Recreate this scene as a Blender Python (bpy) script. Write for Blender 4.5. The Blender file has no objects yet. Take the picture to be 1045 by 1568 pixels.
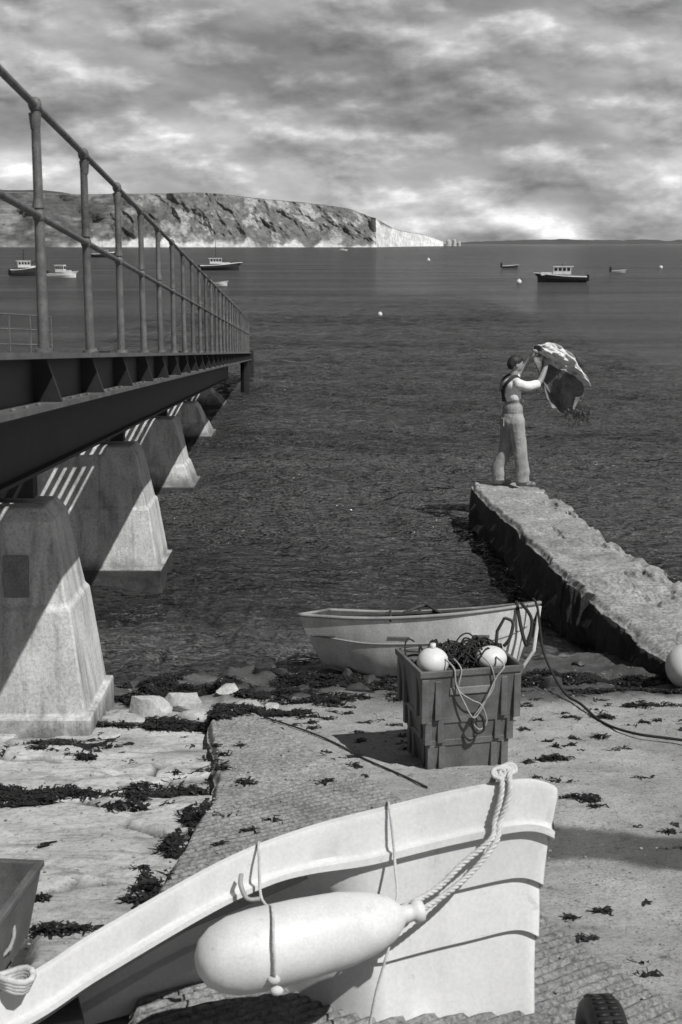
import bpy, math, random
import numpy as np
from mathutils import Vector, Matrix
random.seed(7); rng=np.random.default_rng(11)
S=bpy.context.scene
S.view_settings.view_transform='Standard'; S.view_settings.look='None'; S.view_settings.exposure=0
# ------------------------------------------------------------------ noise
_tabs={}
def vn(x,y,seed=0):
    if seed not in _tabs: _tabs[seed]=np.random.default_rng(seed+100).random((256,256))
    T=_tabs[seed]; x=np.asarray(x,float); y=np.asarray(y,float)
    xi=np.floor(x).astype(int); yi=np.floor(y).astype(int); fx=x-xi; fy=y-yi
    fx=fx*fx*(3-2*fx); fy=fy*fy*(3-2*fy)
    a=T[xi%256,yi%256]; b=T[(xi+1)%256,yi%256]; c=T[xi%256,(yi+1)%256]; d=T[(xi+1)%256,(yi+1)%256]
    return (a*(1-fx)+b*fx)*(1-fy)+(c*(1-fx)+d*fx)*fy
def fbm(x,y,o=5,seed=0,g=.5):
    s=0;a=1;n=0
    for i in range(o):
        s=s+a*vn(np.asarray(x)*2**i+i*17.3,np.asarray(y)*2**i+i*9.1,seed+i); n+=a; a*=g
    return s/n
def sst(e0,e1,x):
    t=np.clip((np.asarray(x,float)-e0)/(e1-e0),0,1); return t*t*(3-2*t)
# ------------------------------------------------------------------ materials
def newmat(name):
    m=bpy.data.materials.new(name); m.use_nodes=True; nt=m.node_tree; b=nt.nodes['Principled BSDF']; return m,nt,b
def N(nt,t,**k):
    n=nt.nodes.new(t)
    for a,v in k.items(): setattr(n,a,v)
    return n
def ramp(nt,fac,stops):
    r=N(nt,'ShaderNodeValToRGB'); e=r.color_ramp.elements
    while len(e)<len(stops): e.new(.5)
    for i,(p,c) in enumerate(stops): e[i].position=p; e[i].color=(c,c,c,1)
    nt.links.new(fac,r.inputs['Fac']); return r.outputs['Color']
def mix(nt,fac,a,b,mode='MIX'):
    n=N(nt,'ShaderNodeMix',data_type='RGBA',blend_type=mode)
    for i,v in ((0,fac),(6,a),(7,b)):
        if isinstance(v,(int,float)): n.inputs[i].default_value = v if i==0 else (v,v,v,1)
        else: nt.links.new(v,n.inputs[i])
    return n.outputs[2]
def noise(nt,scale,detail=6,rough=.6,vec=None,dist=0):
    n=N(nt,'ShaderNodeTexNoise'); n.inputs['Scale'].default_value=scale; n.inputs['Detail'].default_value=detail
    n.inputs['Roughness'].default_value=rough; n.inputs['Distortion'].default_value=dist
    if vec is not None: nt.links.new(vec,n.inputs['Vector'])
    return n.outputs['Fac']
def mapping(nt,v,sc,loc=(0,0,0),rot=(0,0,0)):
    m=N(nt,'ShaderNodeMapping'); m.inputs['Scale'].default_value=sc; m.inputs['Location'].default_value=loc; m.inputs['Rotation'].default_value=rot; nt.links.new(v,m.inputs['Vector']); return m.outputs[0]
def objvec(nt): return N(nt,'ShaderNodeTexCoord').outputs['Object']
def bump(nt,h,strength,dist,b,prev=None):
    n=N(nt,'ShaderNodeBump'); n.inputs['Strength'].default_value=strength; n.inputs['Distance'].default_value=dist
    nt.links.new(h,n.inputs['Height'])
    if prev is not None: nt.links.new(prev,n.inputs['Normal'])
    if b is not None: nt.links.new(n.outputs[0],b.inputs['Normal'])
    return n.outputs[0]
def mat(name,lo,hi,scale=4,rough=.7,bs=.3,bscale=60,bd=.004,fine=.15,metal=0,spec=.4,streak=0,scuff=0):
    m,nt,b=newmat(name); v=objvec(nt)
    c=ramp(nt,noise(nt,scale,8,.65,v,.3),[(.3,lo),(.7,hi)])
    f=ramp(nt,noise(nt,bscale*1.7,3,.6,v),[(.35,1-fine),(.65,1.0)])
    c=mix(nt,1.0,c,f,'MULTIPLY')
    if streak:
        s=ramp(nt,noise(nt,1,6,.65,mapping(nt,v,(7,7,.7)),.3),[(.36,1-streak),(.56,1.0)]); c=mix(nt,1,c,s,'MULTIPLY')
    if scuff:
        s=ramp(nt,noise(nt,9,9,.75,v,.6),[(.30,1-scuff),(.40,1.0)]); c=mix(nt,1,c,s,'MULTIPLY')
        s=ramp(nt,noise(nt,1,5,.7,mapping(nt,v,(4,4,60),rot=(.2,.1,0)),.2),[(.28,1-scuff*.6),(.36,1.0)]); c=mix(nt,1,c,s,'MULTIPLY')
    nt.links.new(c,b.inputs['Base Color']); b.inputs['Roughness'].default_value=rough
    b.inputs['Metallic'].default_value=metal; b.inputs['Specular IOR Level'].default_value=spec
    if bs: bump(nt,noise(nt,bscale,5,.6,v),bs,bd,b)
    return m
M={}
m,nt,b=newmat('pier_concrete'); v=objvec(nt); M['concrete']=m
c=ramp(nt,noise(nt,1.6,9,.68,v,.4),[(.3,.36),(.5,.52),(.7,.66)])
c=mix(nt,1,c,ramp(nt,noise(nt,1,7,.7,mapping(nt,v,(6,6,.6)),.3),[(.34,.5),(.52,1.0)]),'MULTIPLY')
c=mix(nt,1,c,ramp(nt,noise(nt,45,4,.7,v),[(.33,.7),(.55,1.05)]),'MULTIPLY')
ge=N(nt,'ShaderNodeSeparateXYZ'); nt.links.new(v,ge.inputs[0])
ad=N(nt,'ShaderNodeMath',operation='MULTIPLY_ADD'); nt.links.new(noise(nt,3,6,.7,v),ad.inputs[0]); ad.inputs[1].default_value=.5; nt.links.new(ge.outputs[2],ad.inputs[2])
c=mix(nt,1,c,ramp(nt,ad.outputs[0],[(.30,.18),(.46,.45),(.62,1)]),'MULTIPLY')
nt.links.new(c,b.inputs['Base Color']); b.inputs['Roughness'].default_value=.9; bump(nt,noise(nt,26,7,.7,v),.6,.012,b)
M['steel']=mat('dark_painted_steel',.008,.022,3,.55,.3,40,.003,.2)
M['steelflange']=mat('weathered_steel',.07,.15,5,.6,.3,40,.003,.3)
M['plate']=mat('faded_notice_paint',.16,.28,8,.7,.3,40,.003,.3)
M['rail']=mat('galvanised_rail',.08,.19,14,.55,.4,90,.002,.35,streak=.3)
M['timber']=mat('weathered_timber',.08,.16,6,.85,.4,50,.003,.2)
M['white']=mat('white_gelcoat',.54,.68,1.3,.5,.15,40,.002,.10,scuff=.25,streak=.06)
M['whitedirty']=mat('scuffed_white_paint',.52,.74,4,.55,.3,40,.003,.2,scuff=.35,streak=.18)
M['fender']=mat('fender_vinyl',.52,.66,5,.45,.15,60,.002,.12,scuff=.22)
M['ropew']=mat('pale_rope',.42,.66,30,.9,.6,200,.003,.3)
M['ropeg']=mat('grey_rope',.25,.4,30,.9,.6,200,.003,.3)
M['roped']=mat('dark_rope',.015,.03,30,.9,.6,200,.003,.3)
M['black']=mat('black_rubber',.010,.02,10,.6,.3,80,.003,.3)
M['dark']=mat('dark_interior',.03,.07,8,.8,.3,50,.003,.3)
M['bin']=mat('grey_plastic',.07,.16,5,.5,.25,60,.003,.25,scuff=.4)
M['binr']=mat('grey_plastic_rim',.15,.25,5,.5,.2,60,.003,.25)
M['rock']=mat('limestone_rock',.32,.55,5,.9,.6,25,.01,.3)
M['wetrock']=mat('wet_rock',.03,.08,5,.5,.6,25,.01,.3)
M['weed']=mat('wrack',.008,.028,20,.4,.3,100,.003,.3)
M['dunga']=mat('dungaree_cotton',.24,.36,8,.9,.6,30,.012,.2,streak=.25)
M['shirt']=mat('shirt_cotton',.6,.74,8,.9,.4,60,.006,.1)
M['skin']=mat('skin',.22,.28,10,.55,.1,80,.002,.05)
M['hair']=mat('hair',.012,.03,60,.6,.5,200,.004,.3)
M['boot']=mat('shoe_canvas',.03,.3,14,.8,.3,80,.003,.2)
M['strap']=mat('dungaree_strap',.02,.04,10,.8,.3,80,.003,.2)
M['cloth']=mat('flapping_cloth',.10,.26,5,.75,.7,14,.03,.3)  # shade of the cloth's inner side is put into this darker grey
M['clothl']=mat('cloth_lining',.5,.72,6,.8,.7,18,.03,.25)
M['darkhull']=mat('dark_hull_paint',.02,.04,3,.4,.1,30,.003,.2)
M['greyhull']=mat('grey_hull_paint',.2,.35,3,.5,.1,30,.003,.2)
M['glass']=mat('dark_window',.015,.02,3,.15,0,30,.003,.0)
# ------------------------------------------------------------------ mesh builder
class MB:
    def __init__(s): s.v=[];s.f=[];s.m=[]
    def add(s,v,f,mi=0):
        o=len(s.v); s.v+= [tuple(p) for p in v]; s.f+=[tuple(i+o for i in q) for q in f]; s.m+=[mi]*len(f)
    def box(s,c,d,rz=0,mi=0,R=None,taper=1.0):
        R=R or Matrix.Rotation(rz,3,'Z'); c=Vector(c)
        v=[]
        for z in(-.5,.5):
            k=taper if z<0 else 1
            for x,y in((-.5,-.5),(.5,-.5),(.5,.5),(-.5,.5)): v.append(c+R@Vector((x*d[0]*k,y*d[1]*k,z*d[2])))
        s.add(v,[(3,2,1,0),(4,5,6,7),(0,1,5,4),(1,2,6,5),(2,3,7,6),(3,0,4,7)],mi)
    def beam(s,a,b,w,h,mi=0):
        a=Vector(a);b=Vector(b);d=(b-a);L=d.length;d.normalize()
        side=d.cross(Vector((0,0,1)));
        if side.length<1e-3: side=Vector((1,0,0))
        side.normalize(); up=side.cross(d)
        R=Matrix((side,d,up)).transposed(); s.box((a+b)/2,(w,L,h),R=R,mi=mi)
    def tube(s,P,r,n=8,mi=0,cap=True,flat=1.0):
        P=[Vector(p) for p in P]; k=len(P); rr=r if hasattr(r,'__len__') else [r]*k
        up=None; rings=[]
        for i in range(k):
            t=(P[min(i+1,k-1)]-P[max(i-1,0)]);
            if t.length<1e-9: t=Vector((0,0,1))
            t.normalize()
            if up is None: up=t.orthogonal().normalized()
            up=(up-t*up.dot(t)); up.normalize(); sd=t.cross(up)
            rings.append([P[i]+(up*math.cos(a)*flat+sd*math.sin(a))*rr[i] for a in [2*math.pi*j/n for j in range(n)]])
        v=[p for R in rings for p in R]; f=[]
        for i in range(k-1):
            for j in range(n): f.append((i*n+j,i*n+(j+1)%n,(i+1)*n+(j+1)%n,(i+1)*n+j))
        if cap: f.append(tuple(reversed(range(n)))); f.append(tuple((k-1)*n+j for j in range(n)))
        s.add(v,f,mi)
    def ell(s,c,r,n=16,m=10,mi=0,R=None):
        c=Vector(c); R=R or Matrix.Identity(3)
        if not hasattr(r,'__len__'): r=(r,r,r)
        v=[c+R@Vector((0,0,-r[2]))]
        for i in range(1,m):
            p=-math.pi/2+math.pi*i/m
            for j in range(n):
                a=2*math.pi*j/n; v.append(c+R@Vector((r[0]*math.cos(p)*math.cos(a),r[1]*math.cos(p)*math.sin(a),r[2]*math.sin(p))))
        v.append(c+R@Vector((0,0,r[2]))); f=[]
        for j in range(n): f.append((0,1+(j+1)%n,1+j)); f.append((len(v)-1,1+(m-2)*n+j,1+(m-2)*n+(j+1)%n))
        for i in range(m-2):
            for j in range(n): f.append((1+i*n+j,1+i*n+(j+1)%n,1+(i+1)*n+(j+1)%n,1+(i+1)*n+j))
        s.add(v,f,mi)
    def obj(s,name,mats,parent=None,smooth=False,bevel=0,seg=2,auto=None):
        me=bpy.data.meshes.new(name); me.from_pydata(s.v,[],s.f); me.update()
        for m in (mats if isinstance(mats,(list,tuple)) else [mats]): me.materials.append(m)
        me.polygons.foreach_set('material_index',s.m)
        if smooth: me.polygons.foreach_set('use_smooth',[True]*len(s.f))
        o=bpy.data.objects.new(name,me); S.collection.objects.link(o)
        if parent: o.parent=parent
        if bevel:
            b=o.modifiers.new('bevel','BEVEL'); b.width=bevel; b.segments=seg; b.limit_method='ANGLE'
        if auto:
            me.polygons.foreach_set('use_smooth',[True]*len(s.f))
            es=o.modifiers.new('split','EDGE_SPLIT'); es.split_angle=math.radians(auto)
        return o
def empty(name,loc=(0,0,0),rz=0):
    e=bpy.data.objects.new(name,None); e.location=loc; e.rotation_euler=(0,0,rz); S.collection.objects.link(e); return e
def gridmesh(name,X,Y,Z,material,smooth=True,attrs=None,parent=None):
    h,w=X.shape; me=bpy.data.meshes.new(name)
    v=np.stack([X,Y,Z],-1).reshape(-1,3); idx=np.arange(h*w).reshape(h,w)
    f=np.stack([idx[:-1,:-1],idx[:-1,1:],idx[1:,1:],idx[1:,:-1]],-1).reshape(-1,4)
    me.vertices.add(len(v)); me.vertices.foreach_set('co',v.ravel())
    me.loops.add(f.size); me.loops.foreach_set('vertex_index',f.ravel().astype(np.int32))
    me.polygons.add(len(f)); me.polygons.foreach_set('loop_start',np.arange(0,f.size,4,dtype=np.int32))
    me.update(calc_edges=True); me.validate()
    if smooth: me.polygons.foreach_set('use_smooth',[True]*len(f))
    for k,a in (attrs or {}).items():
        at=me.attributes.new(k,'FLOAT','POINT'); at.data.foreach_set('value',np.asarray(a,float).ravel())
    me.materials.append(material); o=bpy.data.objects.new(name,me); S.collection.objects.link(o)
    if parent: o.parent=parent
    return o
def attr(nt,name): return N(nt,'ShaderNodeAttribute',attribute_name=name).outputs['Fac']
def smooth_pts(P,n=8):
    P=[Vector(p) for p in P]; out=[]
    for i in range(len(P)-1):
        p0=P[max(i-1,0)];p1=P[i];p2=P[i+1];p3=P[min(i+2,len(P)-1)]
        for j in range(n):
            t=j/n; out.append(.5*((2*p1)+(p2-p0)*t+(2*p0-5*p1+4*p2-p3)*t*t+(3*p1-p0-3*p2+p3)*t**3))
    out.append(P[-1]); return out
# ------------------------------------------------------------------ camera
CAMZ=3.9
cd=bpy.data.cameras.new('camera'); cam=bpy.data.objects.new('camera',cd); S.collection.objects.link(cam)
cam.location=(0,0,CAMZ); cam.rotation_euler=(math.radians(90-10.69),0,0)
cd.sensor_fit='VERTICAL'; cd.sensor_height=36; cd.lens=50; cd.clip_end=40000; cd.clip_start=.05; S.camera=cam
cd.dof.use_dof=True; cd.dof.focus_distance=17; cd.dof.aperture_fstop=9
# ------------------------------------------------------------------ light
sv=Vector((.418,-.489,.766)).normalized()
sd=bpy.data.lights.new('sun','SUN'); sd.energy=4.8; sd.angle=math.radians(.5); sd.color=(1,.995,.985)
so=bpy.data.objects.new('sun',sd); S.collection.objects.link(so); so.rotation_euler=(-sv).to_track_quat('-Z','Y').to_euler()
W=bpy.data.worlds.new('World'); S.world=W; W.use_nodes=True; nt=W.node_tree
bg=nt.nodes['Background']; bg.inputs['Strength'].default_value=.1
sky=N(nt,'ShaderNodeTexSky',sky_type='NISHITA'); sky.sun_disc=False; sky.sun_elevation=math.asin(sv.z); sky.sun_rotation=math.atan2(sv.x,sv.y)
bw=N(nt,'ShaderNodeRGBToBW'); nt.links.new(sky.outputs[0],bw.inputs[0])
tc=N(nt,'ShaderNodeTexCoord').outputs['Generated']
sp=N(nt,'ShaderNodeSeparateXYZ'); nt.links.new(tc,sp.inputs[0])
def lit(scale,loc,dz,k,detail,rough,dist=.25):
    a=noise(nt,1,detail,rough,mapping(nt,tc,scale,loc),dist); b_=noise(nt,1,detail,rough,mapping(nt,tc,scale,(loc[0]+dz*.3,loc[1],loc[2]+dz)),dist)
    s=N(nt,'ShaderNodeMath',operation='SUBTRACT'); nt.links.new(a,s.inputs[0]); nt.links.new(b_,s.inputs[1])
    q=N(nt,'ShaderNodeMath',operation='MULTIPLY_ADD'); nt.links.new(s.outputs[0],q.inputs[0]); q.inputs[1].default_value=k; q.inputs[2].default_value=.5; q.use_clamp=True
    return a,q.outputs[0]
a1,l1=lit((6.5,6.5,19),(3.1,1.2,.7),.40,2.3,6,.5,.2)
a2,l2=lit((15,15,34),(1.3,5.2,2.1),.33,2.9,9,.52,.12)
a3,l3=lit((40,40,80),(4.3,2.2,6.1),.3,2.2,8,.55,.1)
base=ramp(nt,sp.outputs[2],[(0.0,.42),(.020,.54),(.055,.58),(.076,.37),(.098,.33),(.125,.42),(.16,.42),(.34,.30),(.65,.13),(1,.10)])
n1=ramp(nt,l1,[(.0,.58),(.5,.95),(1,1.5)])
n2=ramp(nt,l2,[(.0,.55),(.45,.92),(.7,1.15),(1,1.6)])
n3=ramp(nt,l3,[(.0,.82),(.5,1),(1,1.25)])
dens=ramp(nt,a2,[(.40,.15),(.50,1)])
c=mix(nt,1,base,n1,'MULTIPLY'); c=mix(nt,dens,c,mix(nt,1,c,n2,'MULTIPLY')); c=mix(nt,dens,c,mix(nt,1,c,n3,'MULTIPLY'))
c=mix(nt,1,c,ramp(nt,a1,[(.38,.84),(.50,1.0),(.62,1.12)]),'MULTIPLY')
sc=N(nt,'ShaderNodeVectorMath',operation='SCALE'); nt.links.new(c,sc.inputs[0]); sc.inputs['Scale'].default_value=10
c=mix(nt,.06,sc.outputs[0],bw.outputs[0])
nt.links.new(c,bg.inputs['Color'])
# ------------------------------------------------------------------ ground
def axis(lo,hi,step,l2,h2):
    a=list(np.arange(lo,hi,step)); s=step; x=lo
    L=[]
    while x>l2: s*=1.35; x-=s; L.append(x)
    s=step; x=a[-1]; H=[]
    while x<h2: s*=1.35; x+=s; H.append(x)
    return np.array(L[::-1]+a+H)
gx=axis(-5.0,5.2,.026,-9000,9000); gy=axis(4.2,15.0,.026,-400,12500)
X,Y=np.meshgrid(gx,gy)
def gbase(X,Y): return np.clip(.11*(13-Y),-4,1.75)
def rampL(Y): 
    Y=np.asarray(Y,float); return np.interp(Y,[3,5,6.64,8.25,10.37,12],[-.7,-.82,-.92,-.81,-1.01,-1.15])+.14*(fbm(Y*1.7,Y*0+2,4,41)-.5)
def rampR(Y):
    Y=np.asarray(Y,float); return np.interp(Y,[3,5.33,6.36,8.25,10.82,12],[2.1,1.32,.93,.39,-.74,-1.1])+.05*(fbm(Y*2.2,Y*0+5,4,42)-.5)
def gheight(X,Y):
    b=gbase(X,Y); near=sst(-3,1,Y)*(1-sst(16,22,Y))
    rock=(1-sst(0,.10,X-rampL(Y)))
    xr=X*.97+Y*.22; yr=Y*.97-X*.22
    t=b+.16*(fbm(xr*.55,yr*1.0,4,3)-.5)
    q=.085; hh=(t+.09*(fbm(xr*1.1,yr*2.2,4,9)-.5))/q; fr_=hh-np.floor(hh)
    st=(np.floor(hh)+sst(.86,.99,fr_))*q
    wx_=xr+.40*(fbm(xr*.9,yr*1.4,5,22)-.5); wy_=yr+.30*(fbm(xr*1.1+5,yr*1.6,5,23)-.5)
    cu=wx_/.95; cv_=wy_/.42; ci_=np.floor(cu);cj_=np.floor(cv_)
    d1=np.full(np.shape(X),9.);d2=np.full(np.shape(X),9.);hid=np.zeros(np.shape(X))
    for di in(-1,0,1):
        for dj in(-1,0,1):
            a_=ci_+di;b_=cj_+dj
            px=a_+.1+.8*vn(a_,b_,24); py=b_+.1+.8*vn(a_,b_,25)
            dd=np.hypot((cu-px)*.72,(cv_-py)*.60); idh=vn(a_,b_,26)
            m_=dd<d1; d2=np.where(m_,d1,np.minimum(d2,dd)); hid=np.where(m_,idh,hid); d1=np.where(m_,dd,d1)
    gap=d2-d1; brk=sst(.40,.50,fbm(xr*.8+3,yr*1.2,3,27))
    wdt=.035+.16*fbm(xr*2.5,yr*2.5,3,28)**2
    crack=(1-sst(wdt*.35,wdt,gap))*brk*rock*near
    h=b*(1-rock*near)+(b*.45+st*.55-.05+.05*(hid-.5)*brk+.03*(fbm(xr*2,yr*5,5,12)-.5))*rock*near-.06*crack
    con=(1-rock)*near
    h=h+con*(.05*(fbm(X*.5,Y*.5,3,5)-.5)+.016*(fbm(X*3,Y*3,4,6)-.5))
    h=h+near*.011*(fbm(X*14,Y*14,3,8)-.5)
    shore=sst(10.8,12.2,Y)*near
    h=h+shore*(.20*(fbm(X*1.6,Y*1.6,4,15)-.5)+.08*(fbm(X*6,Y*6,3,16)-.5))
    inr=(X>rampL(Y)-.02)&(X<rampR(Y)+.0)&(Y<10.9)
    return np.where(inr&(Y>2.5),np.minimum(h,b-.015),h),rock,crack,hid
Z,rock,crack,hid=gheight(X,Y)
wet=sst(10.7,11.8,Y+.9*(fbm(X*1.3,Y*1.3,4,21)-.5))
wet=wet*(1-.55*sst(12.9,13.6,Y))
shd=(1-sst(.24,.36,np.abs((Y-7.35)-(-.30)*(X-1.6))+.25*(fbm(X*3,Y*3,4,33)-.5)))*sst(.9,1.1,X)  # mask for a cast-shadow band painted into the ground colour
gm,nt,b=newmat('foreshore'); v=objvec(nt)
conc=ramp(nt,noise(nt,1.1,9,.7,v,.4),[(.3,.20),(.52,.32),(.72,.45)])
sp1=ramp(nt,noise(nt,55,4,.75,v),[(.34,.35),(.45,1.0),(.7,1.15)])
conc=mix(nt,1,conc,sp1,'MULTIPLY')
sp2=ramp(nt,noise(nt,9,6,.75,v),[(.32,.40),(.44,1.0)])
conc=mix(nt,.85,conc,mix(nt,1,conc,sp2,'MULTIPLY'))
rk=ramp(nt,noise(nt,2.2,9,.68,mapping(nt,v,(1,2.4,1),rot=(0,0,.22)),.6),[(.3,.26),(.5,.44),(.7,.56)])
rk=mix(nt,1,rk,ramp(nt,attr(nt,'slab'),[(0,.80),(1,1.08)]),'MULTIPLY')
rk=mix(nt,1,rk,ramp(nt,noise(nt,26,6,.75,v),[(.3,.5),(.5,1.05)]),'MULTIPLY')
rk=mix(nt,1,rk,ramp(nt,noise(nt,1,7,.7,mapping(nt,v,(2,9,1),rot=(0,0,.22)),.5),[(.36,.55),(.46,1.0)]),'MULTIPLY')
rk=mix(nt,attr(nt,'crack'),rk,mix(nt,1,rk,.12,'MULTIPLY'))
col=mix(nt,attr(nt,'rock'),conc,rk)
col=mix(nt,attr(nt,'wet'),col,mix(nt,1,col,.22,'MULTIPLY'))
col=mix(nt,attr(nt,'painted_shadow'),col,mix(nt,1,col,.28,'MULTIPLY'))
nt.links.new(col,b.inputs['Base Color'])
rr=N(nt,'ShaderNodeMapRange'); rr.inputs['To Min'].default_value=.92; rr.inputs['To Max'].default_value=.5; nt.links.new(attr(nt,'wet'),rr.inputs[0]); nt.links.new(rr.outputs[0],b.inputs['Roughness'])
b1=bump(nt,noise(nt,35,7,.75,v),.9,.016,None); bump(nt,noise(nt,8,6,.6,v),.5,.03,b,b1)
gridmesh('ground',X,Y,Z,gm,True,{'rock':rock*sst(-1,1,Y),'wet':wet,'painted_shadow':shd,'crack':crack,'slab':hid})
def gz(x,y): return float(gheight(np.array([[x]]),np.array([[y]]))[0][0,0])
# ------------------------------------------------------------------ slipway ramp (ribbed concrete)
ys=np.arange(2.8,11.0,.012); us=np.linspace(0,1,130)
Yr=np.repeat(ys[:,None],len(us),1); Xr=rampL(Yr)+(rampR(Yr)-rampL(Yr))*us[None,:]
Zr=gbase(Xr,Yr)+.03+.012*(fbm(Xr*2,Yr*2,4,43)-.5)
ribm=1-sst(-.06,.06,Yr-(8.0+(Xr+.8)*.8)+.3*(fbm(Xr*4,Yr*4,3,44)-.5))
ph=(Yr-Xr*.75)*.8+.02*(fbm(Xr*3,Yr*3,3,48)-.5)
rib=np.abs((ph/.062)%1-.5)*2
Zr=Zr+ribm*(sst(.35,.6,rib)*.022)*(.3+1.0*fbm(Xr*3,Yr*3,3,45))+(1-ribm)*.018*fbm(Xr*20,Yr*20,2,46)
edge=np.minimum(us,1-us)[None,:]*(rampR(Yr)-rampL(Yr)); Zr=Zr-.06*(1-sst(0,.04,edge+.03*(fbm(Xr*9,Yr*9,2,47)-.5)))
Zr=Zr-.06*sst(10.6,10.98,Yr)
rm,nt,b=newmat('ramp_concrete'); v=objvec(nt)
c0=ramp(nt,noise(nt,2,8,.7,v,.3),[(.3,.20),(.7,.38)]); c0=mix(nt,1,c0,ramp(nt,noise(nt,42,5,.75,v),[(.35,.35),(.6,1.25)]),'MULTIPLY')
c0=mix(nt,attr(nt,'rib'),c0,mix(nt,1,c0,.70,'MULTIPLY')); nt.links.new(c0,b.inputs['Base Color']); b.inputs['Roughness'].default_value=.85
bump(nt,noise(nt,60,5,.7,v),.8,.012,b)
gridmesh('slipway_ramp',Xr,Yr,Zr,rm,True,{'rib':ribm})
# ------------------------------------------------------------------ water
wx=axis(-11,11,.055,-9000,9000)
wy=[11.0]
while wy[-1]<14000: wy.append(wy[-1]+ (max(.04,.0026*wy[-1]) if wy[-1]<120 else .02*wy[-1]))
wy=np.array(wy); X,Y=np.meshgrid(wx,wy)
H=np.zeros_like(X)
lam=.18*(2.2/.18)**rng.random(60)
for L in lam:
    a=rng.normal(math.radians(76),.42); k=2*math.pi/L; A=.0095*L**.85
    step=np.maximum(.055,.0026*Y); fade=1-sst(.28,.55,step/L)
    H+=A*fade*np.sin(k*(X*math.cos(a)+Y*math.sin(a)+.25*np.sin(Y*.9+X*.4))+rng.random()*6.28)
amp=(.30+.70*sst(12.5,17,Y))*(1-sst(75,120,Y))*(1-sst(9,11,np.abs(X)))
gust=.25+1.4*fbm(X*.16,Y*.25,4,61)
H=H*amp*gust
wm,nt,b=newmat('sea'); out=nt.nodes['Material Output']; v=objvec(nt); nt.nodes.remove(b)
geo=N(nt,'ShaderNodeSeparateXYZ'); nt.links.new(v,geo.inputs[0])
w0=noise(nt,1,3,.6,mapping(nt,v,(3.0,8.5,1),rot=(0,0,.15)),.5)
w1=noise(nt,1,5,.62,mapping(nt,v,(.9,2.6,1),rot=(0,0,-.1)),.4)
w2=noise(nt,1,7,.70,mapping(nt,v,(.12,.42,1)),.3)
bn=bump(nt,w2,1.0,3.2,None); bn=bump(nt,w1,1.0,.34,None,bn); bn=bump(nt,w0,1.0,.10,None,bn)
dif=N(nt,'ShaderNodeBsdfDiffuse'); tr=N(nt,'ShaderNodeBsdfTransparent'); tr.inputs[0].default_value=(.9,.9,.9,1)
pt=ramp(nt,noise(nt,.05,6,.62,mapping(nt,v,(.4,1.5,1))),[(.38,.045),(.62,.095)]); nt.links.new(pt,dif.inputs[0])
gl=N(nt,'ShaderNodeBsdfGlossy'); gl.inputs['Roughness'].default_value=.07; gl.inputs[0].default_value=(.95,.95,.95,1)
fr=N(nt,'ShaderNodeFresnel'); fr.inputs['IOR'].default_value=1.36
for n in(dif,gl,fr): nt.links.new(bn,n.inputs['Normal'])
dm=N(nt,'ShaderNodeMapRange'); dm.inputs['From Min'].default_value=12.8; dm.inputs['From Max'].default_value=19; nt.links.new(geo.outputs[1],dm.inputs[0])
m1=N(nt,'ShaderNodeMixShader'); nt.links.new(dm.outputs[0],m1.inputs[0]); nt.links.new(tr.outputs[0],m1.inputs[1]); nt.links.new(dif.outputs[0],m1.inputs[2])
m2=N(nt,'ShaderNodeMixShader'); nt.links.new(fr.outputs[0],m2.inputs[0]); nt.links.new(m1.outputs[0],m2.inputs[1]); nt.links.new(gl.outputs[0],m2.inputs[2])
nt.links.new(m2.outputs[0],out.inputs[0])
gridmesh('sea_water',X,Y,H,wm,True)
# ------------------------------------------------------------------ cliffs
cm,nt,b=newmat('cliff'); v=objvec(nt)
cc=mix(nt,1,ramp(nt,attr(nt,'tone'),[(0,.0),(1,1.0)]),ramp(nt,noise(nt,.14,7,.75,v),[(.32,.55),(.68,1.35)]),'MULTIPLY')
nt.links.new(cc,b.inputs['Base Color']); b.inputs['Roughness'].default_value=1; b.inputs['Specular IOR Level'].default_value=0
cpx=[-2200,-900,-360,-290,-222,-153,-120,-84,-50,-15,10,26,38,44,58,80,117,140,158]
cpy=[1300,1450,1520,1530,1520,1525,1530,1530,1535,1540,1540,1545,1550,1600,1720,1850,2050,2150,2230]
cph=[70,70,61,60,60,60,59,54,51,47,43,38,33,28,25,21,18,13,9]
uu=np.concatenate([np.linspace(0,.2,40)[:-1],np.linspace(.2,1,1100)])
ci=np.linspace(0,1,len(cpx)); 
bx=np.interp(uu,ci,cpx); by=np.interp(uu,ci,cpy); bh=np.interp(uu,ci,cph)
bh=bh+3.0*(fbm(bx*.025,bx*0+3,5,70)-.5)
VV=np.concatenate([np.linspace(0,1,90),1+np.linspace(.05,1,10)])
U,V=np.meshgrid(np.arange(len(uu)),VV); BX=bx[U];BY=by[U];BH=bh[U]
chalk=sst(30,42,BX)
Vc=np.clip(V,0,1)
gul=fbm(BX*.03+Vc*1.4,Vc*1.6,5,71)-.5; gul2=np.abs(fbm(BX*.06+Vc*1.9,Vc*2.2,5,75)-.5)
back=(1-chalk)*(6*sst(0,.12,Vc)+85*np.clip(Vc-.1,0,1)**1.05)+chalk*(10*Vc)
disp=(1-chalk)*(46*gul*sst(0,.3,Vc)+44*gul2*sst(.05,.4,Vc)*(1-.3*Vc))+chalk*(16*(fbm(BX*.12,Vc*1.0,4,77)-.5))
ZZ=BH*(Vc**.9)-1.5+(1-chalk)*5*(fbm(BX*.06,Vc*5,4,79)-.5)*np.sin(np.pi*Vc)
YY=BY+back+disp+np.clip(V-1,0,1)*900; ZZ=ZZ+np.clip(V-1,0,1)*((1-chalk)*9-4)
XX=BX+chalk*(V-1).clip(0)*60
pat=fbm(BX*.045+Vc*1.2,Vc*3.2,6,81,.6); pat2=fbm(BX*.16+Vc*3,Vc*8,5,88,.7)
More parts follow.
